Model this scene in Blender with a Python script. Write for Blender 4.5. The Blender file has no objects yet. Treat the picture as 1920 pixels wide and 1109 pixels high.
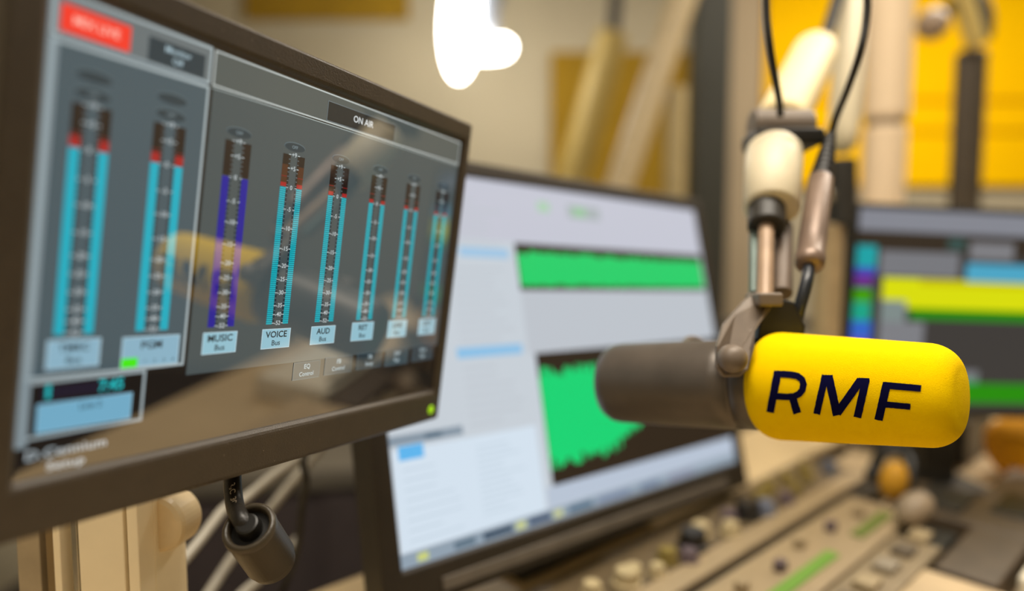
import bpy, bmesh, math, random
from mathutils import Vector, Matrix
random.seed(7)
S = bpy.context.scene
COL = S.collection
# ------------------------------------------------------------------ camera, world, lights, exposure
FPX = 1280.0
PITCH = math.radians(4.5)
CAM = Vector((0, 0, 1.17))
FW = Vector((0, math.cos(PITCH), -math.sin(PITCH)))
UP = Vector((0, math.sin(PITCH), math.cos(PITCH)))
RT = Vector((1, 0, 0))
cd = bpy.data.cameras.new('camera'); cam = bpy.data.objects.new('camera', cd); COL.objects.link(cam)
cam.location = CAM; cam.rotation_euler = (math.pi/2 - PITCH, 0, 0)
cd.sensor_width = 36; cd.lens = 24.0; cd.clip_start = 0.02
cd.dof.use_dof = True; cd.dof.focus_distance = 0.418; cd.dof.aperture_fstop = 1.6
S.camera = cam
S.view_settings.view_transform = 'Standard'; S.view_settings.look = 'None'
S.view_settings.gamma = 1; S.view_settings.use_curve_mapping = False
S.view_settings.exposure = 0.0
W = bpy.data.worlds.new('world'); S.world = W; W.use_nodes = True
W.node_tree.nodes['Background'].inputs[0].default_value = (1.0, 0.93, 0.84, 1)
W.node_tree.nodes['Background'].inputs[1].default_value = 0.25

def area(name, loc, rot, sx, sy, power, col):
    l = bpy.data.lights.new(name, 'AREA'); l.shape = 'RECTANGLE'; l.size = sx; l.size_y = sy
    l.energy = power; l.color = col
    o = bpy.data.objects.new(name, l); COL.objects.link(o); o.location = loc; o.rotation_euler = rot
    return o
area('ceiling_lamp_light', (0.25, 0.35, 2.66), (0, 0, 0), 1.2, 0.6, 46, (1, .91, .78))
area('ceiling_lamp_light', (1.7, 1.9, 2.66), (0, 0, 0), 1.2, 0.6, 50, (1, .91, .78))
area('ceiling_lamp_light', (-0.75, -0.55, 2.66), (0, 0, 0), 0.9, 0.6, 11, (1, .91, .78))  # added fill lamp, brightens the display post under the meter screen

def cw(x, y, z):                      # camera frame (x right, y down, z forward) to world
    return CAM + RT*x - UP*y + FW*z
def cdir(v): return RT*v[0] - UP*v[1] + FW*v[2]
def at(px, py, d):                    # point seen at a pixel at depth d
    return cw((px-960)/FPX*d, (py-554.5)/FPX*d, d)
EA = math.atan2(.7346, .6785)
E1 = Vector((math.sin(EA), math.cos(EA), 0)); E2 = Vector((math.cos(EA), -math.sin(EA), 0)); EZ = Vector((0, 0, 1))
def dk(s, t, z): return E1*s + E2*t + EZ*z   # desk frame: s along the desk, t across it

# ------------------------------------------------------------------ materials
def lin(h):
    h = h.lstrip('#'); r = []
    for i in (0, 2, 4):
        c = int(h[i:i+2], 16)/255
        r.append(c/12.92 if c <= .04045 else ((c+.055)/1.055)**2.4)
    return (*r, 1)
MATS = {}
def mat(name, hexc, rough=.5, metal=0, var=.12, scale=40, bump=0, ior=None, sheen=0, speck=False, sub=0):
    if name in MATS: return MATS[name]
    m = bpy.data.materials.new(name); m.use_nodes = True; nt = m.node_tree; b = nt.nodes['Principled BSDF']
    c = lin(hexc)
    tc = nt.nodes.new('ShaderNodeTexCoord'); n = nt.nodes.new('ShaderNodeTexNoise'); n.inputs['Scale'].default_value = scale
    n.inputs['Detail'].default_value = 4
    nt.links.new(tc.outputs['Object'], n.inputs['Vector'])
    cr = nt.nodes.new('ShaderNodeValToRGB'); cr.color_ramp.elements[0].position = .3; cr.color_ramp.elements[1].position = .7
    cr.color_ramp.elements[0].color = (c[0]*(1-var), c[1]*(1-var), c[2]*(1-var), 1)
    cr.color_ramp.elements[1].color = (min(1, c[0]*(1+var)), min(1, c[1]*(1+var)), min(1, c[2]*(1+var)), 1)
    nt.links.new(n.outputs['Fac'], cr.inputs['Fac'])
    out = cr.outputs['Color']
    if speck:
        v = nt.nodes.new('ShaderNodeTexVoronoi'); v.inputs['Scale'].default_value = 170
        nt.links.new(tc.outputs['Object'], v.inputs['Vector'])
        lt = nt.nodes.new('ShaderNodeMath'); lt.operation = 'LESS_THAN'; lt.inputs[1].default_value = .045
        nt.links.new(v.outputs['Distance'], lt.inputs[0])
        mx = nt.nodes.new('ShaderNodeMix'); mx.data_type = 'RGBA'; mx.inputs[7].default_value = (.32, .27, .2, 1)
        nt.links.new(lt.outputs[0], mx.inputs[0]); nt.links.new(out, mx.inputs[6]); out = mx.outputs[2]
    nt.links.new(out, b.inputs['Base Color'])
    b.inputs['Roughness'].default_value = rough; b.inputs['Metallic'].default_value = metal
    if ior: b.inputs['IOR'].default_value = ior
    if sheen: b.inputs['Sheen Weight'].default_value = sheen
    if sub: b.inputs['Subsurface Weight'].default_value = sub; b.inputs['Subsurface Scale'].default_value = .01
    if bump:
        bn = nt.nodes.new('ShaderNodeBump'); bn.inputs['Strength'].default_value = bump; bn.inputs['Distance'].default_value = .001
        n2 = nt.nodes.new('ShaderNodeTexNoise'); n2.inputs['Scale'].default_value = scale*12
        nt.links.new(tc.outputs['Object'], n2.inputs['Vector']); nt.links.new(n2.outputs['Fac'], bn.inputs['Height'])
        nt.links.new(bn.outputs[0], b.inputs['Normal'])
    MATS[name] = m; return m
def lcd(hexc, gloss=True, k=1.0, rough=None):           # a lit area of a screen, under its glass
    name = ('glass_lcd_' if gloss else 'matte_lcd_') + hexc.strip('#')
    if name in MATS: return MATS[name]
    m = bpy.data.materials.new(name); m.use_nodes = True; b = m.node_tree.nodes['Principled BSDF']
    b.inputs['Base Color'].default_value = (.006, .006, .006, 1)
    b.inputs['Emission Color'].default_value = lin(hexc); b.inputs['Emission Strength'].default_value = k
    b.inputs['Roughness'].default_value = .02 if gloss else .4
    b.inputs['IOR'].default_value = 2.6 if gloss else 1.4
    MATS[name] = m; return m
def glow(name, hexc, k):
    if name in MATS: return MATS[name]
    m = bpy.data.materials.new(name); m.use_nodes = True; b = m.node_tree.nodes['Principled BSDF']
    b.inputs['Base Color'].default_value = lin(hexc)
    b.inputs['Emission Color'].default_value = lin(hexc); b.inputs['Emission Strength'].default_value = k
    MATS[name] = m; return m
BEZ = mat('monitor_plastic', '#41382d', .42, var=.08, scale=90, bump=.25, speck=True)
BLK = mat('black_plastic', '#15130f', .45)
DRK = mat('dark_grey_plastic', '#2b2823', .5)
BRN = mat('brown_grey_metal', '#74675a', .5, metal=.1)
MICB = mat('microphone_enamel', '#5a524a', .38, metal=.3, bump=.1)
CRM = mat('cream_tube_paint', '#f2dca8', .6, var=.03)
CRW = mat('white_tube_paint', '#e6d9ba', .5, var=.03)
PNK = mat('beige_tube_paint', '#f6dcb8', .55, var=.02)
ALU = mat('anodised_aluminium', '#fbecca', .45, var=.02)
ALD = mat('tan_flange_metal', '#8a7450', .45, metal=.3)  # darker tan metal for one flange of the post
RUB = mat('black_rubber', '#1b1712', .42, bump=.2)
CAB = mat('grey_cable_jacket', '#a8a294', .4)
YEL = mat('yellow_foam', '#ffd300', .95, var=.02, scale=200, bump=.6)
NAV = mat('navy_print', '#0b0a34', .9)
YWL = mat('yellow_wall_panel', '#ffc600', .8, var=.04, scale=3)
YWD = mat('dimmed_yellow_panel', '#90700c', .95, var=.1, scale=5)  # panel yellow, darkened to stand for weaker light on the board by the pillar
WAL = mat('beige_wall_paint', '#aca28a', .85, var=.05, scale=2)
for m_ in (YEL, YWL, NAV): m_.node_tree.nodes['Principled BSDF'].inputs['Specular IOR Level'].default_value = .05
CEI = mat('ceiling_paint', '#cfc7b5', .9, var=.04, scale=2)
FLO = mat('dark_carpet', '#3a332d', .95, var=.2, scale=60)
PIL = mat('dark_olive_paint', '#2c2c22', .6)
TAN = mat('console_tan_metal', '#9f8b6c', .5, var=.06)
OLV = mat('console_olive_band', '#5f5038', .5, var=.15)
DSK = mat('desk_laminate', '#c9b088', .5, var=.06, scale=8)
ORG = mat('orange_foam', '#e29c00', .9, var=.08)
RCK = mat('charcoal_cabinet_felt', '#3d3433', .85, var=.12, scale=30)
RKT = mat('grey_cabinet_top', '#5d574c', .6)
SIL = mat('brushed_steel', '#b6b0a2', .25, metal=.9)
WHT = mat('off_white_plastic', '#e6dcc6', .4)

# ------------------------------------------------------------------ object helpers
def tag(o, label=None, cat=None, group=None, kind=None):
    if label: o['label'] = label
    if cat: o['category'] = cat
    if group: o['group'] = group
    if kind: o['kind'] = kind
    return o
def thing(name, loc, label, cat, group=None):
    o = bpy.data.objects.new(name, None); COL.objects.link(o); o.location = loc; o.empty_display_size = .01
    return tag(o, label, cat, group)
def link(name, me, parent=None, mats=()):
    for m in mats: me.materials.append(m)
    o = bpy.data.objects.new(name, me); COL.objects.link(o)
    if parent is not None:
        o.parent = parent
        w = Matrix.Translation(parent.location) if parent.type == 'EMPTY' else Matrix.Identity(4)   # mesh parts keep world coordinates
        o.matrix_parent_inverse = w.inverted()
    return o
def fin(name, bm, m, parent=None, bevel=0, smooth=False, seg=3):
    bmesh.ops.recalc_face_normals(bm, faces=bm.faces)
    me = bpy.data.meshes.new(name); bm.to_mesh(me); bm.free()
    if smooth:
        for p in me.polygons: p.use_smooth = True
    o = link(name, me, parent, m if isinstance(m, (list, tuple)) else [m])
    if bevel:
        b = o.modifiers.new('bevel', 'BEVEL'); b.width = bevel; b.segments = seg; b.limit_method = 'ANGLE'; b.angle_limit = .6
    return o
def BM(): return bmesh.new()
def box(bm, c, ax, ay, az, sx, sy, sz, mi=0):
    """box centred at c with unit axes and full sizes"""
    vs = [bm.verts.new(c + ax*(i*sx/2) + ay*(j*sy/2) + az*(k*sz/2)) for i in (-1, 1) for j in (-1, 1) for k in (-1, 1)]
    for f in ((0,1,3,2),(4,6,7,5),(0,4,5,1),(2,3,7,6),(0,2,6,4),(1,5,7,3)):
        fa = bm.faces.new([vs[i] for i in f]); fa.material_index = mi
    return vs
X, Y, Z = Vector((1,0,0)), Vector((0,1,0)), Vector((0,0,1))
def abox(bm, x0, x1, y0, y1, z0, z1, mi=0):
    box(bm, Vector(((x0+x1)/2,(y0+y1)/2,(z0+z1)/2)), X, Y, Z, x1-x0, y1-y0, z1-z0, mi)
def frame_of(d):
    d = d.normalized(); a = Z if abs(d.z) < .9 else X
    u = d.cross(a).normalized(); return d, u, d.cross(u).normalized()
def lathe(bm, p0, p1, prof, n=40, cap=True):
    """prof: list of (distance from p0 along p0->p1, radius)"""
    d, u, v = frame_of(p1-p0); rings = []
    for (a, r) in prof:
        rings.append([bm.verts.new(p0 + d*a + (u*math.cos(2*math.pi*i/n) + v*math.sin(2*math.pi*i/n))*max(r, 1e-5)) for i in range(n)])
    for A, B in zip(rings, rings[1:]):
        for i in range(n): bm.faces.new((A[i], A[(i+1) % n], B[(i+1) % n], B[i]))
    if cap: bm.faces.new(rings[0][::-1]); bm.faces.new(rings[-1])
def cyl(bm, p0, p1, r, n=32, ch=None, r1=None):
    L = (p1-p0).length; r1 = r if r1 is None else r1; ch = min(r, r1)*.12 if ch is None else ch
    k = [(0, max(r-ch, 1e-4)), (ch*.3, r-ch*.3), (ch, r), (L-ch, r1), (L-ch*.3, r1-ch*.3), (L, max(r1-ch, 1e-4))]
    lathe(bm, p0, p1, k, n)
def spline(pts, sub=10):
    P = [pts[0]] + list(pts) + [pts[-1]]; out = []
    for i in range(1, len(P)-2):
        for k in range(sub):
            t = k/sub; a, b, c, d = P[i-1], P[i], P[i+1], P[i+2]
            out.append(.5*((2*b) + (c-a)*t + (2*a-5*b+4*c-d)*t*t + (3*b-a-3*c+d)*t**3))
    out.append(pts[-1]); return out
def tube(bm, pts, r, n=12, sub=10):
    pts = spline([Vector(p) for p in pts], sub); rings = []; u = None
    for i, p in enumerate(pts):
        d = (pts[min(i+1, len(pts)-1)] - pts[max(i-1, 0)]).normalized()
        if u is None: u = frame_of(d)[1]
        u = (u - d*u.dot(d)).normalized(); v = d.cross(u)
        rings.append([bm.verts.new(p + (u*math.cos(2*math.pi*k/n) + v*math.sin(2*math.pi*k/n))*r) for k in range(n)])
    for A, B in zip(rings, rings[1:]):
        for i in range(n): bm.faces.new((A[i], A[(i+1) % n], B[(i+1) % n], B[i]))
    bm.faces.new(rings[0][::-1]); bm.faces.new(rings[-1])
def prism(bm, pts, ext):
    a = [bm.verts.new(p) for p in pts]; b = [bm.verts.new(p+ext) for p in pts]
    bm.faces.new(a); bm.faces.new(b[::-1])
    for i in range(len(a)): bm.faces.new((a[i], a[(i+1) % len(a)], b[(i+1) % len(a)], b[i]))
def sphere(bm, c, r, d=Z, sx=1.0):
    dd, u, v = frame_of(d); n = 24
    prof = [(r*sx*(1-math.cos(math.pi*i/n)), r*math.sin(math.pi*i/n)) for i in range(n+1)]
    lathe(bm, c - dd*r*sx, c + dd*r*sx, prof, 28, cap=False)
    bmesh.ops.remove_doubles(bm, verts=bm.verts, dist=2e-5)

class Pic:
    """the picture on a screen: coloured areas, one mesh, each layer a hair in front of the last (mm)"""
    def __init__(s, O, u, v, n, gloss, k=1.0):
        s.O, s.u, s.v, s.n, s.g, s.k = O, u, v, n, gloss, k
        s.V = []; s.F = []; s.M = []; s.mats = []
    def mi(s, h):
        m = lcd(h, s.g, s.k)
        if m not in s.mats: s.mats.append(m)
        return s.mats.index(m)
    def P(s, a, b, L): return s.O + s.u*(a/1000) + s.v*(b/1000) + s.n*(.00005*L)
    def poly(s, pts, h, L):
        i = len(s.V); s.V += [s.P(a, b, L) for a, b in pts]; s.F.append(list(range(i, i+len(pts)))); s.M.append(s.mi(h))
    def rect(s, a0, a1, b0, b1, h, L): s.poly([(a0,b0),(a1,b0),(a1,b1),(a0,b1)], h, L)
    def border(s, a0, a1, b0, b1, w, h, L):
        s.rect(a0, a1, b0, b0+w, h, L); s.rect(a0, a1, b1-w, b1, h, L); s.rect(a0, a0+w, b0+w, b1-w, h, L); s.rect(a1-w, a1, b0+w, b1-w, h, L)
    def oval(s, ca, cb, ra, rb, h, L):
        s.poly([(ca+ra*math.cos(t*math.pi/16), cb+rb*math.sin(t*math.pi/16)) for t in range(32)], h, L)
    def text(s, t, ca, cb, size, h, L, bold=0.0, sx=1.0, sp=1.0):
        vs, fs = glyphs(t, size, bold, sx, sp)
        i = len(s.V); s.V += [s.P(ca+a, cb+b, L) for a, b in vs]
        m = s.mi(h)
        for f in fs: s.F.append([i+k for k in f]); s.M.append(m)
    def build(s, name, parent):
        me = bpy.data.meshes.new(name); me.from_pydata([tuple(v) for v in s.V], [], s.F)
        for m in s.mats: me.materials.append(m)
        for p, k in zip(me.polygons, s.M): p.material_index = k
        # make every face look out of the screen
        me.update()
        bm = BM(); bm.from_mesh(me)
        for f in bm.faces:
            f.normal_update()
            if f.normal.dot(s.n) < 0: f.normal_flip()
        bm.to_mesh(me); bm.free()
        return link(name, me, parent)
def glyphs(t, size, bold=0.0, sx=1.0, sp=1.0):
    """outline text turned into flat faces, centred, cap height about 0.7*size"""
    c = bpy.data.curves.new('lettering', 'FONT'); c.body = t; c.size = size; c.align_x = 'CENTER'; c.align_y = 'CENTER'
    c.offset = bold*size; c.space_character = sp; c.resolution_u = 3
    o = bpy.data.objects.new('lettering', c); COL.objects.link(o)
    dg = bpy.context.evaluated_depsgraph_get(); me = o.evaluated_get(dg).to_mesh()
    vs = [(v.co.x*sx, v.co.y) for v in me.vertices]; fs = [list(p.vertices) for p in me.polygons]
    o.evaluated_get(dg).to_mesh_clear(); bpy.data.objects.remove(o); bpy.data.curves.remove(c)
    return vs, fs

# ------------------------------------------------------------------ room
def struct(name, bm, m, **k):
    return tag(fin(name, bm, m, **k), kind='structure')
RX0, RX1, RY0, RY1, RZ = -1.7, 3.0, -1.3, 3.2, 2.7
b = BM(); abox(b, RX0-.1, RX1+.1, RY0-.1, RY1+.1, -.1, 0); struct('floor', b, FLO)
b = BM(); abox(b, RX0-.1, RX1+.1, RY0-.1, RY1+.1, RZ, RZ+.1); struct('ceiling', b, CEI)
b = BM(); abox(b, RX0-.1, RX1+.1, RY1, RY1+.1, 0, RZ); struct('wall_back', b, WAL)
b = BM(); abox(b, RX0-.1, RX1+.1, RY0-.1, RY0, 0, RZ); struct('wall_front', b, WAL)
b = BM(); abox(b, RX0-.1, RX0, RY0, RY1, 0, RZ); struct('wall_left', b, WAL)
b = BM(); abox(b, RX1, RX1+.1, RY0, RY1, 0, RZ); struct('wall_right', b, mat('grey_wall_paint', '#7f7a6c', .85, var=.05, scale=2))
def wx(px, d): return (px-960)/FPX*d
def wz(py, yy): return CAM.z + yy*(-(py-554.5)/FPX*math.cos(PITCH) - math.sin(PITCH))/(math.cos(PITCH) - (py-554.5)/FPX*math.sin(PITCH))
# dark pillar standing in the room, pale pilaster on the wall beside the yellow boards
b = BM(); abox(b, wx(1300, 2.3), wx(1362, 2.3), 2.3, 2.42, 0, RZ); struct('trim_1', b, PIL, bevel=.004)
b = BM(); abox(b, wx(1345, 3.0), wx(1418, 3.0), 3.0, RY1, 0, RZ); struct('trim_2', b, mat('taupe_paint', '#a08f74', .8, var=.05, scale=3))
# ------------------------------------------------------------------ wall boards
def board(name, x0, x1, z0, z1, y, m, label, grooves=(), group=None):
    t = thing(name, (x0, y, z0), label, 'wall panel', group)
    zs = [z0] + list(grooves) + [z1]
    for a, c in zip(zs, zs[1:]):
        b = BM(); abox(b, x0, x1, y-.03, y-.002, a+.006, c-.006); fin('board', b, m, t, bevel=.004)
    b = BM(); abox(b, x0+.01, x1-.01, y-.012, y-.001, z0+.01, z1-.01); fin('backing', b, mat('ochre_backing', '#b07c00', .9), t)
board('wall_panel', wx(1420, 3.2), RX1-.02, wz(352, 3.2), 2.66, RY1, YWL, 'bright yellow grooved wall panel behind the microphone arms on the right', (wz(250, 3.2), wz(192, 3.2), 2.3))
board('wall_panel', wx(1032, 3.15), wx(1296, 3.15), wz(390, 3.15), wz(92, 3.15), RY1, YWD, 'yellow wall panel in a dimmed tone behind two slanting arms, left of the dark pillar')
board('wall_panel', wx(470, 3.15), wx(770, 3.15), wz(35, 3.15), 2.55, RY1, YWD, 'mustard wall panel high on the wall left of the glowing lamp')

# ------------------------------------------------------------------ ceiling lights (they light the scene; the small rear left one is added fill)
for i, (x, y, sx) in enumerate(((.25, .35, 1.2), (1.7, 1.9, 1.2), (-.75, -.55, .9))):
    t = thing('ceiling_light', (x, y, 2.7), ['ceiling light panel above the desk front', 'ceiling light panel above the far right monitor', 'small added fill light panel over the rear left of the room'][i], 'ceiling light', 'flat ceiling light panels')
    b = BM(); abox(b, x-sx/2-.03, x+sx/2+.03, y-.33, y+.33, 2.672, 2.699); fin('housing', b, WHT, t, bevel=.003)

# ------------------------------------------------------------------ glowing lamp with two bulbs
LD = 2.35
t = thing('wall_lamp', at(868, 60, LD), 'glowing white lamp with a large and a small bulb above the meter screen', 'lamp')
GLW = glow('lamp_glass', '#fffaf0', 16)
b = BM(); sphere(b, at(864, 44, LD), .066, at(872, -60, LD)-at(862, 170, LD), 3.0); fin('bulb', b, GLW, t, smooth=True)
b = BM(); lathe(b, at(880, 104, LD), at(966, 84, LD), [(0, .02), (.03, .026), (.06, .034), (.11, .040), (.135, .034), (.152, .018), (.157, .002)], 28); fin('bulb', b, GLW, t, smooth=True)
b = BM(); cyl(b, at(905, 62, LD+.06), at(930, -130, LD+.06), .05); fin('lamp_holder', b, mat('blue_grey_enamel', '#8c93a0', .4), t)
b = BM(); cyl(b, at(930, -130, LD+.06), Vector((at(930, -130, LD+.06).x, RY1-.001, at(930, -130, LD+.06).z)), .018); fin('wall_arm', b, mat('blue_grey_enamel', '#8c93a0', .4), t)
lp = bpy.data.lights.new('lamp_bulb_light', 'POINT'); lp.energy = 9; lp.color = (1, .94, .82); lp.shadow_soft_size = .08
lo = bpy.data.objects.new('lamp_bulb_light', lp); COL.objects.link(lo); lo.location = at(872, 60, LD+.12)

# ------------------------------------------------------------------ desk and mixing console
DZ = .76
t = thing('desk', dk(.9, -.3, 0), 'long cream desk carrying the mixing console and monitors', 'desk')
b = BM(); box(b, dk(.85, -.29, DZ-.02), E1, E2, EZ, 2.3, .74, .04); fin('desk_top', b, DSK, t, bevel=.004)
for s, tt in ((-.2, -.6), (-.2, .02), (1.9, -.6), (1.9, .02)):
    b = BM(); box(b, dk(s, tt, (DZ-.04)/2), E1, E2, EZ, .06, .06, DZ-.04); fin('leg', b, DRK, t, bevel=.003)
b = BM(); box(b, dk(.85, -.62, .42), E1, E2, EZ, 2.0, .02, .5); fin('modesty_panel', b, DRK, t)

CZ = .80
con = thing('mixing_console', dk(.6, -.4, DZ), 'tan mixing console with knobs and green lit strips under the waveform monitor', 'mixing console')
def slab(name, s0, s1, t0, t1, z0, z1, m, bev=.003, par=con):
    b = BM(); box(b, dk((s0+s1)/2, (t0+t1)/2, (z0+z1)/2), E1, E2, EZ, s1-s0, t1-t0, z1-z0); return fin(name, b, m, par, bevel=bev)
slab('base', .12, .84, -.655, -.12, DZ+.001, CZ-.012, DRK)
slab('base', 1.151, 1.36, -.655, -.51, DZ+.001, CZ-.012, DRK)
slab('rear_shelf', .12, 1.36, -.655, -.505, CZ-.012, CZ, mat('cream_metal', '#cdb68c', .45, var=.04))
slab('control_band', .12, 1.15, -.503, -.425, CZ-.012, CZ-.001, OLV)
slab('meter_band', .12, 1.15, -.424, -.393, CZ-.012, CZ+.001, TAN)
slab('fader_panel', .12, 1.02, -.378, -.290, CZ-.012, CZ+.001, TAN)
slab('front_band', .12, .93, -.288, -.235, CZ-.012, CZ-.001, mat('console_grey_band', '#87765a', .5, var=.15))
slab('arm_rest', .12, .85, -.233, -.12, CZ-.012, CZ+.002, mat('arm_rest_tan', '#b8a07c', .6, var=.12, scale=25), .005)
KB = mat('knob_plastic', '#1c1815', .4); KG = mat('knob_olive', '#7d6b2c', .6); KW = mat('knob_cream', '#b5a37c', .5)
KP = mat('knob_mauve', '#5b4c52', .5); KBL = mat('knob_blue_grey', '#6f7688', .45)
knobs = [(.572, -.437, .016, KW), (.596, -.446, .011, KW), (.618, -.43, .010, KW), (.652, -.44, .013, KG), (.672, -.424, .012, KP),
         (.705, -.44, .019, KB), (.742, -.452, .014, KW), (.775, -.430, .013, KW), (.81, -.452, .012, KP), (.842, -.443, .019, KB),
         (.872, -.432, .014, KBL), (.905, -.455, .014, KG), (.93, -.43, .012, KP), (.955, -.47, .012, KG), (.98, -.44, .010, KG),
         (1.01, -.468, .012, KG), (1.04, -.45, .011, KG), (1.075, -.47, .012, KG), (1.11, -.445, .013, KBL), (.53, -.45, .012, KW), (.49, -.44, .012, KW), (.45, -.45, .012, KG)]
for s, tt, r, m in knobs:
    b = BM(); p = dk(s, tt, CZ-.001); h = r*1.25
    lathe(b, p, p+EZ*h, [(0, r), (h*.3, r), (h*.35, r*.85), (h*.9, r*.8), (h, r*.7)], 24); fin('knob', b, m, con, smooth=False)
GRN = glow('green_light_strip', '#5f8a2c', .2)
slab('base', .841, 1.02, -.655, -.24, DZ+.001, CZ-.012, DRK)
slab('base', 1.021, 1.15, -.655, -.37, DZ+.001, CZ-.012, DRK)
for s0, s1, m_ in ((.44, .60, GRN), (.655, .81, GRN), (.88, .985, glow('pale_green_strip', '#62702f', .1))):
    slab('light_strip', s0, s1, -.324, -.309, CZ+.001, CZ+.0035, m_, 0)
for i in range(9):
    s = .35+i*.075
    b = BM(); box(b, dk(s, -.352+.006*((i*7) % 3), CZ+.007), E1, E2, EZ, .014, .012, .012); fin('fader_cap', b, KP if i % 2 else TAN, con, bevel=.002)
for i in range(12):
    s = .30+i*.058
    b = BM(); box(b, dk(s, -.262, CZ+.003), E1, E2, EZ, .03, .022, .008); fin('button', b, [mat('button_grey', '#8f8370', .5), mat('button_umber', '#5c5040', .5), mat('button_sand', '#a3906e', .5)][i % 3], con, bevel=.002)

# ------------------------------------------------------------------ generic flat monitor
def monitor(name, O, u, v, w, h, label, cat, bez, thick, proud, fm, pic, parts=None, rad=.004):
    """O bottom-left corner of the picture, u right, v up; n towards the viewer"""
    n = u.cross(v).normalized()
    l, r, bo, tp = bez
    t = thing(name, O, label, cat)
    o = [(-l, -bo), (w+r, -bo), (w+r, h+tp), (-l, h+tp)]; inn = [(0, 0), (w, 0), (w, h), (0, h)]
    P = lambda a, c, z: O + u*a + v*c + n*z
    b = BM()
    of = [b.verts.new(P(a, c, proud)) for a, c in o]; lp_ = .0016
    inf = [b.verts.new(P(a, c, proud)) for a, c in [(-lp_, -lp_), (w+lp_, -lp_), (w+lp_, h+lp_), (-lp_, h+lp_)]]
    ib = [b.verts.new(P(a, c, -.0006)) for a, c in inn]; ob = [b.verts.new(P(a, c, -thick)) for a, c in o]
    for i in range(4):
        j = (i+1) % 4
        b.faces.new((of[i], of[j], inf[j], inf[i])); b.faces.new((inf[i], inf[j], ib[j], ib[i])); b.faces.new((of[j], of[i], ob[i], ob[j]))
    b.faces.new(ob); b.faces.new(ib)
    fr = fin('frame', b, fm, t, bevel=rad, seg=3)
    pic.build('screen', t)
    return t, n, P

# ================================================================== METER DISPLAY (nearest, left)
O1 = cw(-.21134, .07936, .2877)
u1 = cdir((.45522, -.00135, .89038)).normalized(); v1 = cdir((.124, -.99016, -.0649)); v1 = (v1 - u1*v1.dot(u1)).normalized()
n1 = u1.cross(v1).normalized()
W1, H1 = .3175, .207
p = Pic(O1, u1, v1, n1, True)
w, h = W1*1000, H1*1000
BG, LN, DK, LB = '#43545c', '#a3b0b3', '#0d0a09', '#93bdd0'
p.rect(0, w, 0, h, '#0b0808', 0)
# left column frame and header
p.rect(-.0, 5, 17, h, '#7d8b91', 1)
p.rect(2, 77.8, 187.5, h, '#646d70', 2); p.border(2, 77.8, 188, h-1, 1.2, LN, 3)
p.rect(5, 35, 190.3, 201.6, '#f2321f', 4); p.text('MIX LIVE', 20, 196, 5.2, '#ffb9a8', 5, .02)
p.rect(43.6, 73.8, 189.6, 200.8, '#20323c', 4); p.text('Monitor', 59, 197.5, 4.2, '#a9c2cc', 5, .01); p.text('Off', 59, 192.8, 4.2, '#a9c2cc', 5, .01)
p.rect(2, 77.8, 43.6, 187, BG, 2); p.border(2, 77.8, 43.6, 186.8, 1.3, LN, 3)
p.rect(2, 5.2, 43.6, 186.8, '#7d8b91', 3); p.rect(5, 76, 186.8, 189, '#6a767c', 3)
# gap, right header and right panel
p.rect(79.2, w-1, 187.6, 205.4, '#4d5452', 2); p.border(79.2, w-1.2, 187.6, 205.6, .9, '#b4bcba', 3)
p.rect(79.8, w-1, 38, 186.2, '#444e50', 2); p.rect(79.2, w-1, 186.3, 186.9, '#94a09f', 3)
p.rect(162, 230, 188.8, 200.9, '#08131b', 4); p.border(162, 230, 188.8, 200.9, .35, '#6d7a80', 5)
p.text('ON AIR', 196, 195.2, 6.0, '#e8eef0', 6, .002, .98)
TV = [163.1, 155.1, 143.9, 131.2, 119.9, 107.9, 97.7, 89.7, 81.7, 74, 68.6, 63.4]
TT = ['+9', '+5', '0', '-5', '-10', '-15', '-20', '-25', '-30', '-35', '-40', '-52']
names = [('TMRC', 'Bus'), ('PGM', ''), ('MUSIC', 'Bus'), ('VOICE', 'Bus'), ('AUD', 'Bus'), ('RET', 'Bus'), ('LINE', 'Bus'), ('EXT', 'Bus')]
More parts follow.
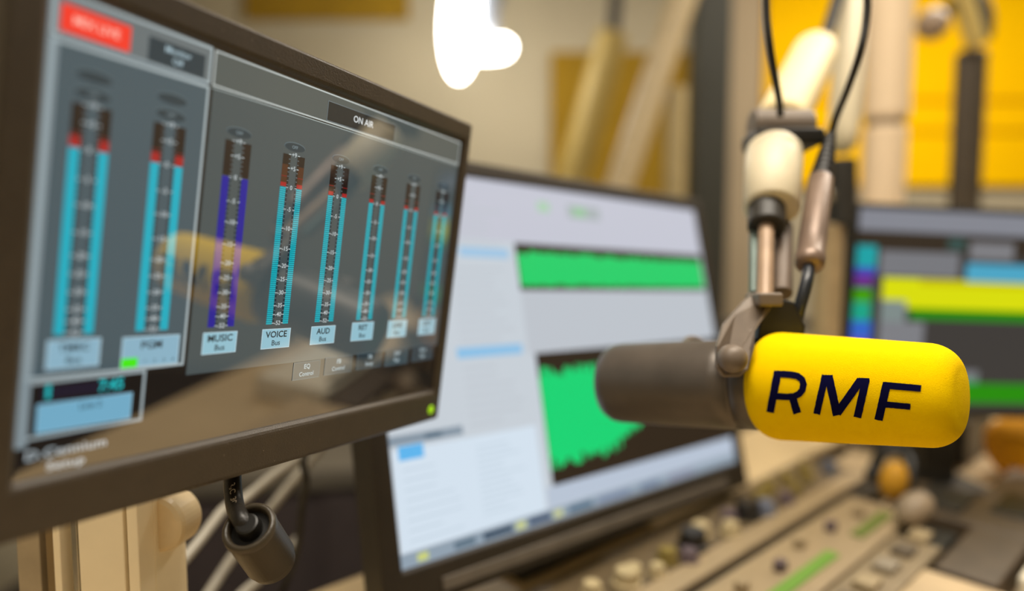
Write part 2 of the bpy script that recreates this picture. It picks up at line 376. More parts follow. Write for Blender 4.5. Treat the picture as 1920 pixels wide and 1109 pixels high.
for k, u0 in enumerate((12.2, 49.6, 90.2, 130.4, 170.3, 210.4, 250.6, 290.2)):
    on = '#12048e' if k == 2 else '#18a9bb'
    on2 = '#12047a' if k == 2 else '#087888'
    b1 = u0+12.7
    for e, a in enumerate((u0, b1)):
        p.rect(a, a+4.4, 144.3, 163, '#190a08', 4)
        if k != 2:
            p.rect(a, a+4.4, 144.3, 146.6 if k > 2 else 149, '#a01418', 5)
            p.rect(a, a+4.4, 150.0, 150.5, '#7a1614', 5)
        if k == 3: p.rect(a, a+4.4, 146.6, 157, '#4a240c', 4.5)
        p.rect(a, a+4.4, 62.8, 144, on2, 4)
        nseg = 66 if k not in (0, 1, 2) else 1
        for q in range(nseg):
            c0 = 62.8 + q*81.2/nseg
            p.rect(a, a+4.4, c0+(.12 if nseg > 1 else 0), c0 + 81.2/nseg*(.62 if nseg > 1 else 1), on if k == 2 else '#16b4c0' if nseg > 1 else '#00a8bc', 5)
        sc = a+4.4 if e == 0 else a-1.5
        p.rect(sc, sc+1.5, 62.8, 144, '#1c2b34', 4); p.rect(sc, sc+1.5, 144.3, 163, '#221816', 4)
        for q in range(40):
            c0 = 63.4 + q*2.48
            p.rect(sc+.2, sc+1.3, c0, c0+.35, '#6d7d84', 5)
    for tv, tx in zip(TV, TT):
        p.text(tx, u0+8.5, tv, 3.7, '#c3ccce', 6, .002)
        p.rect(u0+4.3, u0+6.0, tv-.2, tv+.2, '#b9c4c6', 6); p.rect(u0+11.2, u0+12.9, tv-.2, tv+.2, '#b9c4c6', 6)
    p.oval(u0+8.4, 167.9, 8.2, 2.7, '#56666c', 4); p.oval(u0+8.4, 167.6, 7.9, 2.4, '#26363e', 5)
    p.text('OFF', u0+8.4, 167.6, 2.6, '#7f9096', 6, .0)
    if k < 2: p.oval(u0+8.4, 175.5, 8.2, 2.7, '#56666c', 4); p.oval(u0+8.4, 175.2, 7.9, 2.4, '#26363e', 5)
    if k == 0: L = (10, 33.2, 47.6, 60.6)
    elif k == 1: L = (43.6, 74, 45, 60)
    else: L = (u0-2.2, u0+20, 48.1, 60)
    if k > 4: L = (u0-3.4, u0+19.8, 48.1, 61)
    lb = '#86aec2' if k < 2 else '#8fbccb'
    p.rect(*L, lb, 4); p.border(*L, .3, '#c8dde4', 5)
    cx = (L[0]+L[1])/2; hh = L[3]-L[2]
    p.text(names[k][0], cx, L[2]+hh*.70, 5.3 if k else 4.6, '#05090c', 6, .020, 1.08)
    if names[k][1]: p.text(names[k][1], cx, L[2]+hh*.27, 4.5, '#05090c', 6, .010, 1.05)
    if k == 1:
        p.rect(43.8, 52, 45.1, 49.8, '#3fe600', 7)
        for q in range(4): p.text('1234'[q], 56+q*5, 47.4, 2.8, '#33444c', 7)
# clock box
p.rect(2, 57, 17.5, 43.2, '#0b0909', 2); p.border(1.6, 57.2, 17.6, 43.2, 1.4, '#98a5a9', 3)
p.rect(0, 5, 14.5, 44, '#7d8b91', 4)
p.rect(9, 46, 34.6, 40.4, '#150f24', 4); p.rect(8, 51, 19.8, 32.8, '#6fa8c4', 4); p.border(8, 51, 19.8, 32.8, .3, '#9cc0d0', 5)
p.text('7:45', 40, 37.6, 7.8, '#14b9bd', 6, .02, .92); p.text('1', 12, 37.6, 8, '#14b9bd', 6, .06)
p.text('Line 2', 31, 29.3, 4.2, '#20323c', 6, .01)
p.text('D.Cennium', 22.5, 10.3, 5.9, '#b4c0c6', 4, .012, 1.25, 1.05); p.text('Setup', 22.2, 3.9, 5.2, '#b4c0c6', 4, .02, 1.3, 1.1)
# lower buttons
for a0, a1, b0, b1, t1, t2, c in ((156, 179.5, 26.3, 37.6, 'EQ', 'Control', '#24343c'), (184, 211, 26.6, 38.4, 'FB', 'Control', '#22333d'), (216, 244, 27, 38.6, 'TB', 'Setup', '#24343c'), (248, 277, 26.5, 39.2, 'DSP', 'Page', '#35474e'), (282, 311, 27, 39.6, 'Next', 'Page', '#2c3c44')):
    p.rect(a0, a1, b0, b1, c, 4); p.border(a0, a1, b0, b1, .35, '#55666d', 5)
    p.text(t1, (a0+a1)/2, (b0+b1)/2+2.4, 4.2, '#a8bac0', 6, .015); p.text(t2, (a0+a1)/2, (b0+b1)/2-2.4, 3.9, '#a8bac0', 6, .01)
md, n1, P1 = monitor('meter_display', O1, u1, v1, W1, H1, 'dark framed touchscreen showing level meters, nearest on the left', 'screen', (.016, .0085, .0255, .0155), .024, .0035, BEZ, p, rad=.003)
b = BM(); cyl(b, P1(.3135, -.0155, .0025), P1(.3135, -.0155, .0043), .0036); tag(fin('status_light', b, glow('green_led', '#8fc400', .8), md, smooth=True), 'green status light')
b = BM(); box(b, P1(W1/2, H1*.5, -.034), u1, v1, n1, .20, .12, .022); fin('rear_housing', b, BLK, md, bevel=.004)

# holder post of the meter display
PC = at(205, 1060, .445); pb = Vector((PC.x, PC.y, CZ))
ang = math.radians(-10); ca, sa = math.cos(ang), math.sin(ang)
px_ = Vector((ca, sa, 0)); py_ = Vector((-sa, ca, 0))
t = thing('display_post', Vector((PC.x, PC.y, DZ)), 'cream slotted aluminium post holding up the meter screen', 'support post')
zt = 1.045
def pbox(name, x0, x1, y0, y1, m, bev=.0008, z0=DZ+.0, z1=zt, par=t):
    b = BM(); c = Vector((PC.x, PC.y, (z0+z1)/2)) + px_*((x0+x1)/2) + py_*((y0+y1)/2)
    box(b, c, px_, py_, Z, x1-x0, y1-y0, z1-z0); return fin(name, b, m, par, bevel=bev)
PX = lambda q: (q-205)/FPX*.42
zb = CZ+.0005
t.location.z = zb
pbox('profile', PX(52), PX(274), .014, .046, ALU, z0=zb)
pbox('front_face', PX(142), PX(244), -.002, .014, ALU, z0=zb)
pbox('side_flange', PX(250), PX(274), -.001, .014, ALU, z0=zb)
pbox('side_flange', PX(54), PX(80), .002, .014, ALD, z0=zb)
pbox('side_flange', PX(83), PX(99), -.002, .014, ALU, z0=zb)
pbox('side_flange', PX(120), PX(134), .000, .014, SIL, z0=zb)
pbox('side_rail', PX(-25), PX(30), .005, .03, mat('beige_rail', '#a8987c', .5), z0=zb)
pbox('dark_gap_strip', PX(28), PX(52), .02, .03, BLK, z0=zb)  # black strip paints the dark of the open gap beside the post
kb = BM(); c = Vector((PC.x, PC.y, wz(1003, .43))) + px_*(PX(268)) + py_*.03
cyl(kb, c - py_*.012, c + py_*.012, .020, 40, ch=.004); fin('clamp_knob', kb, mat('cream_knob', '#d9c39a', .35), t, smooth=False)
b = BM(); cc = O1 + u1*.10 + v1*.03 - n1*.047
tp = Vector((PC.x, PC.y, zt)) + py_*.03
cyl(b, tp - Z*.02, P1(.12, .07, -.036), .012); fin('mounting_arm', b, DRK, t)

# power lead with barrel connector under the meter display
t = thing('power_lead', at(440, 900, .41), 'black power lead with barrel connector hanging under the meter screen', 'cable')
b = BM(); tube(b, [at(452, 780, .46), at(438, 850, .435), at(436, 900, .415), at(440, 945, .405), at(452, 975, .394), at(466, 990, .394)], .0052, 20, 12); cbl = fin('cable', b, RUB, t, smooth=True)
vs, fs = glyphs('3°C  30V  V', .0066, .01)
bt0, bt1 = at(430.5, 895, .4088), at(448, 985, .3945)
dd = (bt1-bt0).normalized(); sd = dd.cross(FW).normalized()
me = bpy.data.meshes.new('printing')
pts = []
for a, c in vs:
    s_ = (a+.02)/.04
    cpt = at(436, 900, .4098)*(1-s_) + at(446, 975, .3967)*s_
    bow = at(438.5, 940, .3995) - (at(436, 900, .4098)*.45 + at(446, 975, .3967)*.55)
    pts.append(cpt + bow*(4*s_*(1-s_)*.9) - sd*c*.8)
c0 = at(466, 988, .392); c1 = at(512, 1056, .424)
DL = (c1-c0).length
b = BM(); lathe(b, c0, c1, [(.011, .0105), (.001, .0112), (-.0008, .0122), (-.0012, .0138), (.0002, .0150), (.004, .0154), (.0046, .0149), (DL-.007, .0152), (DL-.0065, .0146), (DL-.001, .0140), (DL, .0125)], 48, cap=False); cn = fin('connector', b, mat('connector_rubber', '#40382b', .4, bump=.2), t, smooth=True)
b = BM(); lathe(b, c0, c1, [(.004, .0001), (.004, .0112), (.008, .0112), (.008, .0001)], 36); fin('inner_ring', b, BLK, t)
b = BM(); lathe(b, c0, c1, [(-.004, .0053), (-.0035, .0064), (.002, .0072), (.0045, .0072)], 36); fin('strain_relief', b, BLK, t)
me.from_pydata([tuple(q) for q in pts], [], fs); link('printing', me, cbl, [mat('white_print', '#b9ad9c', .7)])

# grey cables behind, below the display
gc = [([at(600, 830, .72), at(516, 890, .70), at(453, 940, .68), at(421, 955, .66), at(370, 1020, .62), at(291, 1115, .58), at(200, 1230, .55)], .0048, 'pale grey cable slanting behind the black connector, the leftmost one'),
      ([at(640, 790, .76), at(562, 888, .74), at(497, 968, .72), at(438, 1043, .69), at(392, 1112, .66), at(330, 1210, .62)], .0052, 'pale grey cable crossing behind the black connector'),
      ([at(560, 1010, .74), at(491, 1083, .70), at(445, 1125, .67), at(400, 1200, .64)], .005, 'short stretch of pale grey cable below the black connector')]
for pts_, r, lab in gc:
    b = BM(); tube(b, pts_, r, 14); o = fin('grey_cable', b, CAB, None, smooth=True); tag(o, lab, 'cable')
b = BM(); tube(b, [at(590, 820, .66), at(569, 865, .66), at(574, 900, .66), at(566, 950, .68), at(555, 1040, .70), at(520, 1130, .72)], .0035, 12); tag(fin('black_cable', b, RUB, None, smooth=True), 'thin black cable hanging beside the grey cables under the meter screen', 'cable')

# dark cabinet beyond the desk
t = thing('equipment_cabinet', Vector((-.5, 1.9, 0)), 'low charcoal cabinet seen under the meter screen beyond the desk', 'cabinet')
ea = math.radians(12); cx_ = Vector((math.cos(ea), math.sin(ea), 0)); cy_ = Vector((-math.sin(ea), math.cos(ea), 0)); cc = Vector((-.55, 1.95, 0))
b = BM(); box(b, cc+Z*.28, cx_, cy_, Z, 1.3, .6, .56); fin('body', b, RCK, t, bevel=.005)
b = BM(); box(b, cc+Z*.585, cx_, cy_, Z, 1.34, .64, .05); fin('top', b, RKT, t, bevel=.005)
for q in (-.33, .33):
    b = BM(); box(b, cc+Z*.29+cx_*q-cy_*.306, cx_, cy_, Z, .62, .014, .5); fin('door', b, RCK, t, bevel=.003)

# ================================================================== WAVEFORM MONITOR
O2 = cw(-.0979, .2443, .6050); u2 = cdir((.7346, -.0029, .6785)).normalized(); v2 = cdir((-.127, -.9829, .1332)); v2 = (v2-u2*v2.dot(u2)).normalized(); n2 = u2.cross(v2).normalized()
W2, H2 = .5786, .38
q = Pic(O2, u2, v2, n2, False, 1.0)
w, h = W2*1000, H2*1000
q.rect(0, w, 0, h, '#c6ced6', 0)
q.rect(0, w, h-70, h, '#c3c5d2', 1); q.rect(190, w, 182, 254, '#bcc2ca', 1); q.rect(190, w, 14, 36, '#b7c3d4', 1)
q.rect(2, 186, 14, 104, '#d3e1ee', 1)
q.rect(190, 574, 254, 309, '#2c1f12', 3)
random.seed(3)
N = 90; top = []; bot = []
for i in range(N+1):
    a = 192 + (572-192)*i/N
    top.append((a, 298 + random.uniform(-3.5, 3.5))); bot.append((a, 259 + random.uniform(-1.2, 2)))
for i in range(N): q.poly([bot[i], bot[i+1], top[i+1], top[i]], '#18cd68', 4)
q.rect(200, 578, 36, 182, '#281c10', 3)
for i in range(100):
    a0 = 201 + i*3.7; a1 = a0+3.7
    e = 50 if a0 < 310 else max(9, 50*math.exp(-(a0-310)/95))
    r1 = e*random.uniform(.86, 1.12); r2 = e*random.uniform(.86, 1.12)
    q.rect(a0, a1, 108-r1, 110+r2, '#00d272', 4)
q.rect(109, 179, 290, 301, '#9fc4e2', 3); q.rect(90, 181, 183, 194, '#8cbfe4', 3); q.rect(9, 37, 94, 107, '#5db4ec', 3)
q.rect(0, 86, 108, 117, '#8796a4', 3); q.rect(40, 60, 110, 115, '#5e7282', 4)
for i in range(26):
    yy = 352 - i*9.5
    if 284 < yy < 304 or 180 < yy < 197: continue
    q.rect(96, 100+random.uniform(30, 76), yy, yy+2.2, '#bcc3cb', 3)
for i in range(8): q.rect(12, 30+random.uniform(10, 50), 84-i*9, 86-i*9, '#c6d5e2', 3)
for i in range(12): q.rect(100, 100+random.uniform(30, 70), 92-i*6, 94-i*6, '#c6d5e2', 3)
q.rect(236, 256, 350, 362, '#a9cfae', 3); q.rect(288, 350, 346, 363, '#a9b2b4', 3); q.rect(298, 322, 349, 360, '#98c89c', 4)
q.rect(0, w, 0, 13, '#8f9fae', 3)
for a, l, c in ((18, 12, '#c8cf7a'), (60, 26, '#5d7282'), (96, 40, '#34485c'), (140, 14, '#c9cf86'), (158, 34, '#3b4d68'), (196, 14, '#c8cc8a'), (220, 40, '#4e6a80'), (270, 60, '#7886a0'), (350, 40, '#6a7a94'), (410, 60, '#868aa0')):
    q.rect(a, a+l, 3, 10, c, 4)
m2t, n2, P2 = monitor('computer_monitor', O2, u2, v2, W2, H2, 'computer monitor showing green audio waveforms behind the microphone', 'monitor', (.022, .018, .036, .017), .03, .004, mat('black_brown_plastic', '#2a231a', .45), q, rad=.002)
b = BM(); box(b, P2(W2/2, -.022, .0045), u2, v2, n2, .50, .012, .003); fin('lower_trim', b, mat('grey_trim', '#5e564c', .4), m2t, bevel=.001)
b = BM(); box(b, P2(-.026, .20, -.014), u2, v2, n2, .012, .12, .016); fin('side_connector', b, BLK, m2t, bevel=.002)
fc = P2(W2/2, 0, -.075); foot = Vector((fc.x, fc.y, CZ))
b = BM(); box(b, Vector((fc.x, fc.y, .92)), E1, E2, Z, .07, .03, .22); fin('neck', b, DRK, m2t, bevel=.004)
b = BM(); box(b, P2(W2/2, .12, -.049), u2, v2, n2, .10, .10, .04); fin('mount', b, DRK, m2t, bevel=.004)
b = BM(); box(b, foot+Z*.007, E1, E2, Z, .24, .10, .014); fin('foot', b, DRK, m2t, bevel=.004)

# ================================================================== FAR RIGHT MONITOR
D3 = 1.05
O3 = at(1584, 764, D3); u3 = (at(1984, 770, D3+.04) - O3).normalized(); v3 = Z.copy(); v3 = (v3 - u3*v3.dot(u3)).normalized(); n3 = u3.cross(v3).normalized()
W3 = .40; H3 = 376/FPX*D3; k3 = D3/FPX*1000
r = Pic(O3, u3, v3, n3, False, 1.0)
w, h = W3*1000, H3*1000
def R3(x0, x1, y0, y1, c, L): r.rect(max(0, (x0-1584)*k3), min(w, (x1-1584)*k3), max(0, (764-y1)*k3), min(h, (764-y0)*k3), c, L)
R3(1584, 2200, 388, 764, '#3b3836', 0)
R3(1584, 2200, 392, 432, '#84868f', 1); R3(1584, 2200, 434, 470, '#33291f', 1)
R3(1810, 1900, 446, 478, '#7c7c80', 2); R3(1764, 1800, 440, 462, '#35504c', 2)
R3(1632, 1790, 468, 514, '#76777c', 2); R3(1584, 1624, 460, 500, '#16a0a4', 2); R3(1584, 1624, 500, 514, '#3a48b8', 2); R3(1584, 1620, 514, 536, '#6a2a88', 2)
R3(1806, 2200, 486, 520, '#4aa4c4', 3); R3(1640, 2200, 518, 574, '#d8dc00', 2); R3(1714, 2200, 518, 530, '#c2b800', 2)
R3(1584, 1620, 540, 566, '#3f9c00', 2); R3(1584, 1620, 566, 600, '#10a284', 2); R3(1584, 1624, 600, 632, '#2f64c4', 2); R3(1584, 1624, 632, 646, '#5a48c0', 2)
R3(1640, 1690, 560, 600, '#7d8a88', 3); R3(1640, 1730, 600, 650, '#7c7d82', 3)
R3(1700, 2200, 574, 594, '#1f8600', 2)
R3(1790, 1850, 690, 720, '#77787c', 2); R3(1800, 2200, 714, 752, '#1f8a00', 3); R3(1800, 1850, 706, 750, '#3f9468', 2)
m3t, n3, P3 = monitor('computer_monitor', O3, u3, v3, W3, H3, 'computer monitor with yellow and green timeline bars, far right', 'monitor', (.008, .012, .014, .005), .025, .003, DRK, r, rad=.002)
fc = P3(W3/2, 0, -.06)
b = BM(); box(b, Vector((fc.x, fc.y, .895)), u3, Z.cross(u3), Z, .06, .03, .27); fin('neck', b, DRK, m3t, bevel=.004)
b = BM(); box(b, P3(W3/2, .12, -.045), u3, v3, n3, .10, .10, .05); fin('mount', b, DRK, m3t, bevel=.004)
b = BM(); box(b, Vector((fc.x, fc.y, DZ+.007)), u3, Z.cross(u3), Z, .15, .10, .012); fin('foot', b, DRK, m3t, bevel=.004)

# ================================================================== MICROPHONE
A = at(1429, 722, .503); B = at(1805, 745, .412); ax = (B-A).normalized(); LF = (B-A).length
mic = thing('studio_microphone', A, 'black studio microphone with a yellow foam windscreen hanging in front of the monitors', 'microphone')
NF = 26; prof = []
R0, R1 = .0396, .0312
def RF(a):                             # foam radius at a along the axis
    base = R0 + (R1-R0)*a/LF
    c0 = .017; c1 = .017
    if a < c0: q_ = (c0-a)/c0; return base - .0135*(1-math.sqrt(max(0, 1-q_*q_)))
    if a > LF-c1: q_ = (a-LF+c1)/c1; return base - .0150*(1-math.sqrt(max(0, 1-q_*q_)))
    return base
aa = [LF*.5*(1-math.cos(math.pi*i/48)) for i in range(49)]
b = BM(); prof = [(0, .02)] + [(a, RF(a)) for a in aa]
RE = RF(LF)
prof += [(LF+.0006, RE*.85), (LF+.0012, RE*.5), (LF+.0014, .001)]
lathe(b, A, B, prof, 72); foam = fin('foam_windscreen', b, YEL, mic, smooth=True)
tag(foam, 'yellow foam windscreen with navy RMF lettering')
dF, uF, vF = ax, None, None
# letters wrapped on the foam
def hit(px, py):                      # where the surface of the foam lies for a drawn letter point
    d = (at(px, py, 1)-CAM).normalized(); tlo = .3
    best = None
    for i in range(400):
        tt = .34 + i*.0006; P_ = CAM + d*tt; a = (P_-A).dot(ax); rr = (P_-A-ax*a).length
        if 0 < a < LF and rr <= RF(a)+.00035: return P_
    return CAM + d*.45
def surf(P_):
    a = (P_-A).dot(ax); rad = (P_-A-ax*a); return A + ax*a + rad.normalized()*(RF(a)+.0004)
b = BM()
def stroke(pts, w, taper=None):
    fx = lambda c: (1360+c[0]/3.696, 580+c[1]/3.696)
    pts = [Vector((*fx(c), 0)) for c in pts]; w = w/3.696/2
    P_ = []
    for a_, c_ in zip(pts, pts[1:]):
        n_ = max(1, int((c_-a_).length/4))
        P_ += [a_ + (c_-a_)*(i/n_) for i in range(n_)]
    P_.append(pts[-1]); rows = []
    for i, p_ in enumerate(P_):
        d_ = (P_[min(i+1, len(P_)-1)] - P_[max(i-1, 0)]).normalized(); s_ = Vector((-d_.y, d_.x, 0))
        rows.append([b.verts.new(surf(hit(*(p_ + s_*w*k)[:2]))) for k in (-1, -.5, 0, .5, 1)])
    for A_, B_ in zip(rows, rows[1:]):
        for i in range(4): b.faces.new((A_[i], A_[i+1], B_[i+1], B_[i]))
stroke([(366, 430), (311, 716)], 54)
stroke([(355, 449), (450, 455), (500, 464), (532, 488), (543, 522), (535, 560), (512, 588), (475, 606), (430, 609), (335, 603)], 46)
stroke([(464, 604), (500, 722)], 54)
stroke([(694, 459), (634, 727)], 48); stroke([(716, 462), (776, 736)], 58); stroke([(776, 722), (940, 492)], 56); stroke([(976, 487), (916, 750)], 54)
stroke([(690, 470), (745, 472)], 26); stroke([(925, 490), (1000, 494)], 26)
stroke([(1122, 511), (1062, 769)], 58); stroke([(1100, 528), (1358, 551)], 46); stroke([(1090, 659), (1284, 677)], 42)
o = fin('lettering', b, NAV, foam); 
# body
T = at(1144, 718, .587); back = -ax; LB_ = (A-T).length
b = BM(); rb = .0322
lathe(b, A, T, [(-.006, .030), (.002, .0335), (.012, .0335), (.0125, .032), (.016, .032), (.0165, .0338), (.03, .0338), (LB_*.5, .0338), (LB_-.014, .0332), (LB_-.008, .0325), (LB_-.003, .0298), (LB_-.0005, .025), (LB_, .001)], 64)
bd = fin('body', b, MICB, mic, smooth=True)
b = BM(); lathe(b, A + back*.0135, A + back*.020, [(0, .0325), (0, .0345), (.0015, .0349), (.005, .0349), (.0065, .0345), (.0065, .0325)], 64); fin('trim_ring', b, mat('steel_ring', '#77736c', .3, metal=.8), mic, smooth=False)
# yoke bracket on both sides, knob on the near side
def yoke(dz, zoff):
    pts = [(1396, 566), (1412, 552), (1452, 552), (1446, 580), (1428, 604), (1416, 622), (1414, 650), (1404, 694), (1388, 708), (1356, 708), (1344, 690), (1345, 650), (1356, 612), (1376, 588)]
    return [at(x, y, zoff + .036*max(0, min(1, (655-y)/95))) for x, y in pts]
pl = yoke(0, .470); b = BM(); prism(b, pl, FW*.006); fin('yoke_arm', b, BRN, mic, bevel=.0012)
b = BM(); prism(b, [at(x, y, .50) for x, y in ((1450, 556), (1490, 566), (1512, 612), (1508, 640), (1420, 640), (1424, 604))], FW*.02); fin('swivel_clamp', b, BLK, mic, bevel=.002)
b = BM(); c_ = at(1432, 562, .505); box(b, c_, RT, UP, FW, .018, .010, .03); fin('yoke_bridge', b, BRN, mic, bevel=.002)
b = BM(); kc = at(1370, 672, .470); lathe(b, kc + FW*.001, kc - FW*.014, [(0, .0095), (.004, .0098), (.009, .0092), (.012, .0075), (.0142, .004), (.0146, .0005)], 36); fin('tilt_knob', b, BRN, mic, smooth=True)
b = BM(); kc = at(1370, 672, .470) + FW*.092; cyl(b, kc - FW*.002, kc + FW*.012, .0095); fin('tilt_knob', b, BRN, mic)
b = BM(); cyl(b, at(1370, 672, .474), at(1370, 672, .482), .006); fin('pivot', b, BLK, mic)

# ================================================================== BOOM ARM holding the microphone
def ZA(y): return .508 + (560-y)*.000378       # the hanging part of the boom leans away from the camera
DS = .50
PB_ = at(1660, 232, 1.54)
arm = thing('microphone_boom', Vector((PB_.x, PB_.y, DZ)), 'jointed cream boom on a tall beige pole, holding up the yellow RMF microphone', 'microphone stand')
b = BM(); cyl(b, at(1434, 570, ZA(570)), at(1437, 415, ZA(415)), .0062, 24); fin('rod', b, mat('tan_steel', '#a58a70', .45, metal=.1), arm)
b = BM(); cyl(b, at(1414, 552, ZA(552)+.012), at(1414, 425, ZA(425)+.012), .0040, 16); fin('side_rod', b, mat('teal_grey_metal', '#66756f', .4, metal=.3), arm)
b = BM(); cyl(b, at(1466, 552, ZA(552)+.022), at(1468, 425, ZA(425)+.022), .0080, 16); fin('side_rod', b, mat('umber_metal', '#6e5d4e', .5), arm)
b = BM(); cyl(b, at(1437, 428, ZA(428)), at(1438, 383, ZA(383)), .0150, 32); fin('collar', b, DRK, arm)
b = BM(); p0, p1 = at(1446, 393, ZA(393)), at(1452, 270, ZA(270)); L_ = (p1-p0).length
lathe(b, p0, p1, [(0, .0195), (.002, .0226), (L_*.5, .0236), (L_*.74, .0242), (L_*.76, .0236), (L_*.78, .0243), (L_*.86, .0238), (L_*.93, .0205), (L_*.98, .014), (L_, .006)], 44); fin('sleeve', b, CRW, arm, smooth=True)
b = BM(); box(b, at(1466, 264, ZA(264)+.004), RT, UP, FW, .060, .015, .046); fin('swivel_block', b, BLK, arm, bevel=.004)
b = BM(); p0, p1 = at(1408, 238, ZA(238)), at(1520, 240, ZA(240)); cyl(b, p0, p1, .0165, 36, ch=.003); fin('head_joint', b, BRN, arm)
b = BM(); p0, p1 = at(1462, 232, ZA(232)+.05), at(1532, 92, .88); L_ = (p1-p0).length
lathe(b, p0, p1, [(0, .018), (.003, .0235), (.01, .0245), (L_-.024, .0275), (L_-.010, .0250), (L_-.003, .019), (L_, .012)], 36); fin('upper_tube', b, CRM, arm, smooth=True)
# second section, behind
b = BM(); cyl(b, at(1540, 96, .895), at(1600, -100, .98), .008); fin('elbow_link', b, DRK, arm)
b = BM(); p0, p1 = at(1612, -150, .98), at(1578, 285, .98); L_ = (p1-p0).length
lathe(b, p0, p1, [(0, .012), (.004, .021), (L_-.03, .021), (L_-.01, .0185), (L_, .011)], 36); fin('lower_tube', b, CRW, arm, smooth=True)
b = BM(); cyl(b, at(1578, 300, .98), at(1578, 425, .98), .020); fin('elbow', b, DRK, arm)
b = BM(); sphere(b, at(1552, 367, .955), .0105); fin('elbow_cap', b, SIL, arm, smooth=True)
pz = at(1556, 420, .985); pl_ = at(1556, 700, .985); PZ = at(1660, 232, 1.54); zl = pl_.z
b = BM(); cyl(b, Vector((pz.x, pz.y, zl-.02)), pz, .020); fin('column', b, mat('sand_tube_paint', '#b59d78', .5), arm)
b = BM(); tube(b, [Vector((pz.x, pz.y, zl)), Vector((pz.x, pz.y+.25, zl)), Vector((pz.x, PZ.y-.06, zl)), Vector((pz.x+.05, PZ.y, zl)), Vector((pz.x+.2, PZ.y, zl)), Vector((PZ.x, PZ.y, zl))], .012, 16); fin('cross_arm', b, DRK, arm, smooth=True)
pt = at(1660, -90, 1.54)
b = BM(); cyl(b, PZ + Z*.006, Vector((PZ.x, PZ.y, pt.z)), .048, ch=.010); fin('upper_pole', b, PNK, arm)
b = BM(); cyl(b, PZ - Z*.008, PZ + Z*.008, .040); fin('joint', b, mat('tan_joint_paint', '#8b775c', .5), arm)  # narrower, darker tan ring where the pole sections meet
b = BM(); cyl(b, Vector((PZ.x, PZ.y, DZ+.01)), PZ - Z*.006, .045, ch=.010); fin('lower_pole', b, PNK, arm)
b = BM(); cyl(b, Vector((PZ.x, PZ.y, DZ+.0005)), Vector((PZ.x, PZ.y, DZ+.016)), .06); fin('base', b, DRK, arm)

# microphone cable with plug
t = thing('microphone_cable', at(1525, 500, ZA(500)), 'black microphone cable with a metal plug looping over the boom arm', 'cable')
CP = [(1557, 262), (1566, 225), (1590, 165), (1612, 100), (1624, 40), (1624, -20), (1600, -90), (1540, -140), (1460, -110), (1440, -40), (1437, 20), (1444, 90), (1454, 150), (1461, 190), (1463, 216)]
b = BM(); tube(b, [at(x, y, ZA(250)-.012 - .05*max(0, min(1, (240-y)/120))) for x, y in CP], .0031, 14, 12); fin('cable', b, RUB, t, smooth=True)
b = BM(); p0, p1 = at(1517, 500, ZA(500)-.012), at(1540, 330, ZA(330)-.012); L_ = (p1-p0).length
lathe(b, p0, p1, [(0, .0080), (.002, .0105), (.01, .0112), (.011, .0106), (.03, .0106), (L_-.006, .0100), (L_, .0075)], 32); fin('plug', b, mat('gunmetal', '#7f6b5d', .4, metal=.3), t, smooth=True)
b = BM(); p0, p1 = at(1539, 338, ZA(338)-.012), at(1558, 250, ZA(250)-.012); L_ = (p1-p0).length
pr_ = []
for k in range(9):
    a0 = L_*k/9; rr = .0098-.0055*k/9
    pr_ += [(a0, rr), (a0+L_/9*.55, rr), (a0+L_/9*.6, rr*.8), (a0+L_/9*.98, rr*.8)]
lathe(b, p0, p1, pr_, 24); fin('strain_relief', b, RUB, t)
b = BM(); tube(b, [at(1517, 498, ZA(500)-.010), at(1512, 530, .508), at(1500, 575, .506), at(1490, 612, .512), at(1470, 650, .528), at(1440, 668, .536)], .0045, 14); fin('lower_cable', b, mat('blue_black_jacket', '#20242b', .35), t, smooth=True)

# ================================================================== other arms and posts
t = thing('folding_boom', Vector((at(1822, 380, 1.7).x, at(1822, 380, 1.7).y, 0)), 'dark upright post with a folded pale arm on top, against the yellow wall', 'stand')
pz = at(1822, 95, 1.75)
b = BM(); cyl(b, Vector((pz.x, pz.y, .02)), pz, .036, ch=.012); fin('post', b, mat('umber_paint', '#4a4032', .5), t)
b = BM(); cyl(b, Vector((pz.x, pz.y, .0005)), Vector((pz.x, pz.y, .022)), .13); fin('base', b, DRK, t)
b = BM(); cyl(b, at(1832, 85, 1.70), at(1785, -60, 1.70), .024); fin('upper_tube', b, mat('khaki_tube', '#c0a860', .4), t)
b = BM(); tube(b, [at(1836, 70, 1.78), at(1838, 30, 1.78), at(1815, -10, 1.78), at(1770, -40, 1.78)], .03, 16); fin('elbow', b, DRK, t, smooth=True)
b = BM(); sphere(b, at(1748, 45, 1.68), .038); fin('end_cap', b, mat('mauve_grey_plastic', '#a3907e', .4), t, smooth=True)
b = BM(); cyl(b, at(1748, 30, 1.70), at(1800, 10, 1.72), .016); fin('cross_bar', b, DRK, t)

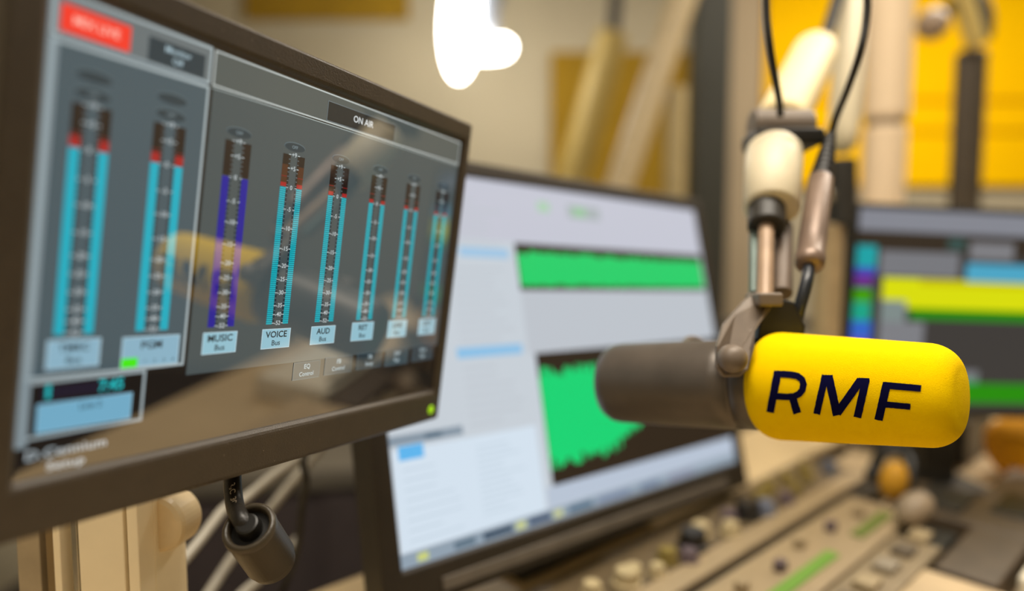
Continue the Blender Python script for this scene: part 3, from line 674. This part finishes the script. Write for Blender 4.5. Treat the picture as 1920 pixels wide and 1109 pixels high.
for i, (p0, p1, r_, m, lab) in enumerate(((at(1150, 60, 2.6), at(1062, 372, 2.75), .060, mat('khaki_arm_paint', '#a89150', .5), 'wide khaki slanting arm in front of the dimmed yellow wall panel'),
                                     (at(1292, -40, 1.9), at(1150, 385, 1.9), .040, mat('sand_arm_paint', '#b5a27d', .45), 'pale sand slanting arm between dimmed yellow panel and dark pillar'))):
    t = thing('slanted_boom', p1, lab, 'stand')
    b = BM(); cyl(b, p0, p1, r_, ch=.01); fin('tube', b, m, t)
    b = BM(); q1 = Vector((p1.x, p1.y, 0.001)); cyl(b, q1+Z*.02, p1 + Z*.02, .02); fin('stand', b, DRK, t)
    b = BM(); cyl(b, q1, q1+Z*.02, .14); fin('base', b, DRK, t)
    if i == 0: b = BM(); cyl(b, p0, p0 + Vector((.02, .0, .25)), .025); fin('link', b, DRK, t)
b = BM(); p0 = at(1268, 165, 2.0); cyl(b, Vector((p0.x, p0.y, 0)), p0, .03); tag(fin('pale_pole', b, mat('stone_paint', '#a8966a', .5), None), 'pale upright pole just left of the dark pillar', 'pole')

# ================================================================== clutter on the right part of the desk
# second microphone with foam
t = thing('studio_microphone', at(1870, 900, 1.12), 'out of focus orange yellow foam microphone under the far right monitor', 'microphone')
c = at(1926, 834, 1.18)
b = BM(); p0, p1 = c - RT*.055 - UP*.012, c + RT*.09 + UP*.014; L_ = (p1-p0).length
lathe(b, p0, p1, [(0, .002), (.001, .03), (.012, .046), (.03, .052), (L_-.03, .054), (L_-.01, .046), (L_, .03)], 44); fin('foam_windscreen', b, ORG, t, smooth=True)
b = BM(); cyl(b, p1 - RT*.005, p1 + RT*.12 + UP*.02, .032); fin('body', b, MICB, t)
b = BM(); q = p1 + RT*.05; cyl(b, Vector((q.x, q.y, DZ+.01)), q, .010); fin('stand', b, DRK, t)
b = BM(); cyl(b, Vector((q.x, q.y, DZ+.0005)), Vector((q.x, q.y, DZ+.014)), .06); fin('base', b, DRK, t)

# headphones with orange pads
t = thing('headphones', dk(1.09, -.33, CZ), 'black headphones with an orange ear pad lying beyond the console end', 'headphones')
c = at(1676, 902, .98)
b = BM(); sphere(b, c, .019, Vector((.15, 0, 1)), 1.5); tag(fin('ear_pad', b, mat('orange_leather', '#c9921c', .6), t, smooth=True), 'orange ear pad')
c2 = at(1715, 955, .885)
b = BM(); sphere(b, c2, .020, Vector((.8, .3, .5)), 1.4); tag(fin('ear_pad', b, mat('pale_pad', '#8f7d66', .5), t, smooth=True), 'pale ear pad')
b = BM(); tube(b, [at(1690, 945, .985), at(1705, 905, .99), at(1710, 870, 1.0), at(1690, 845, 1.02), at(1655, 850, 1.03), at(1640, 880, 1.03)], .009, 14); fin('headband', b, BLK, t, smooth=True)
b = BM(); c3 = at(1640, 890, 1.03); sphere(b, c3, .014); fin('hinge', b, BLK, t, smooth=True)

# dark desktop keyboard-like control unit
def deskbox(name, s0, s1, t0, t1, z0, z1, m, par, bev=.004):
    b = BM(); box(b, dk((s0+s1)/2, (t0+t1)/2, (z0+z1)/2), E1, E2, EZ, s1-s0, t1-t0, z1-z0); return fin(name, b, m, par, bevel=bev)
t = thing('control_unit', dk(1.25, -.2, DZ), 'dark brown desktop control unit with black display beside the console', 'control unit')
UM = mat('umber_casing', '#4b3d2c', .55, var=.15)
deskbox('casing', 1.035, 1.17, -.335, -.165, DZ+.001, CZ+.0, UM, t)
deskbox('rear_casing', 1.171, 1.35, -.25, -.165, DZ+.001, CZ+.0, UM, t)
deskbox('side_wing', .868, 1.034, -.228, -.165, DZ+.001, CZ+.0, UM, t)
deskbox('display', 1.10, 1.20, -.225, -.18, CZ+.0, CZ+.004, BLK, t, .002)
deskbox('key_block', 1.06, 1.15, -.31, -.25, CZ+.0, CZ+.006, DRK, t, .002)
t = thing('speaker_box', dk(1.55, -.45, DZ), 'black box standing under the far right monitor behind the orange foam', 'box')
deskbox('casing', 1.42, 1.60, -.56, -.33, DZ+.001, DZ+.085, BLK, t)
deskbox('front_panel', 1.412, 1.42, -.54, -.35, DZ+.01, DZ+.08, DRK, t, .002)
# cream items at the lower right corner
t = thing('desk_tray', dk(1.1, -.1, DZ), 'cream desk tray with dark edge at the lower right corner', 'tray')
deskbox('tray', .90, 1.20, -.155, -.02, DZ+.001, CZ+.004, WHT, t, .006)
deskbox('divider', .93, 1.10, -.15, -.142, CZ+.004, CZ+.012, DRK, t, .001)
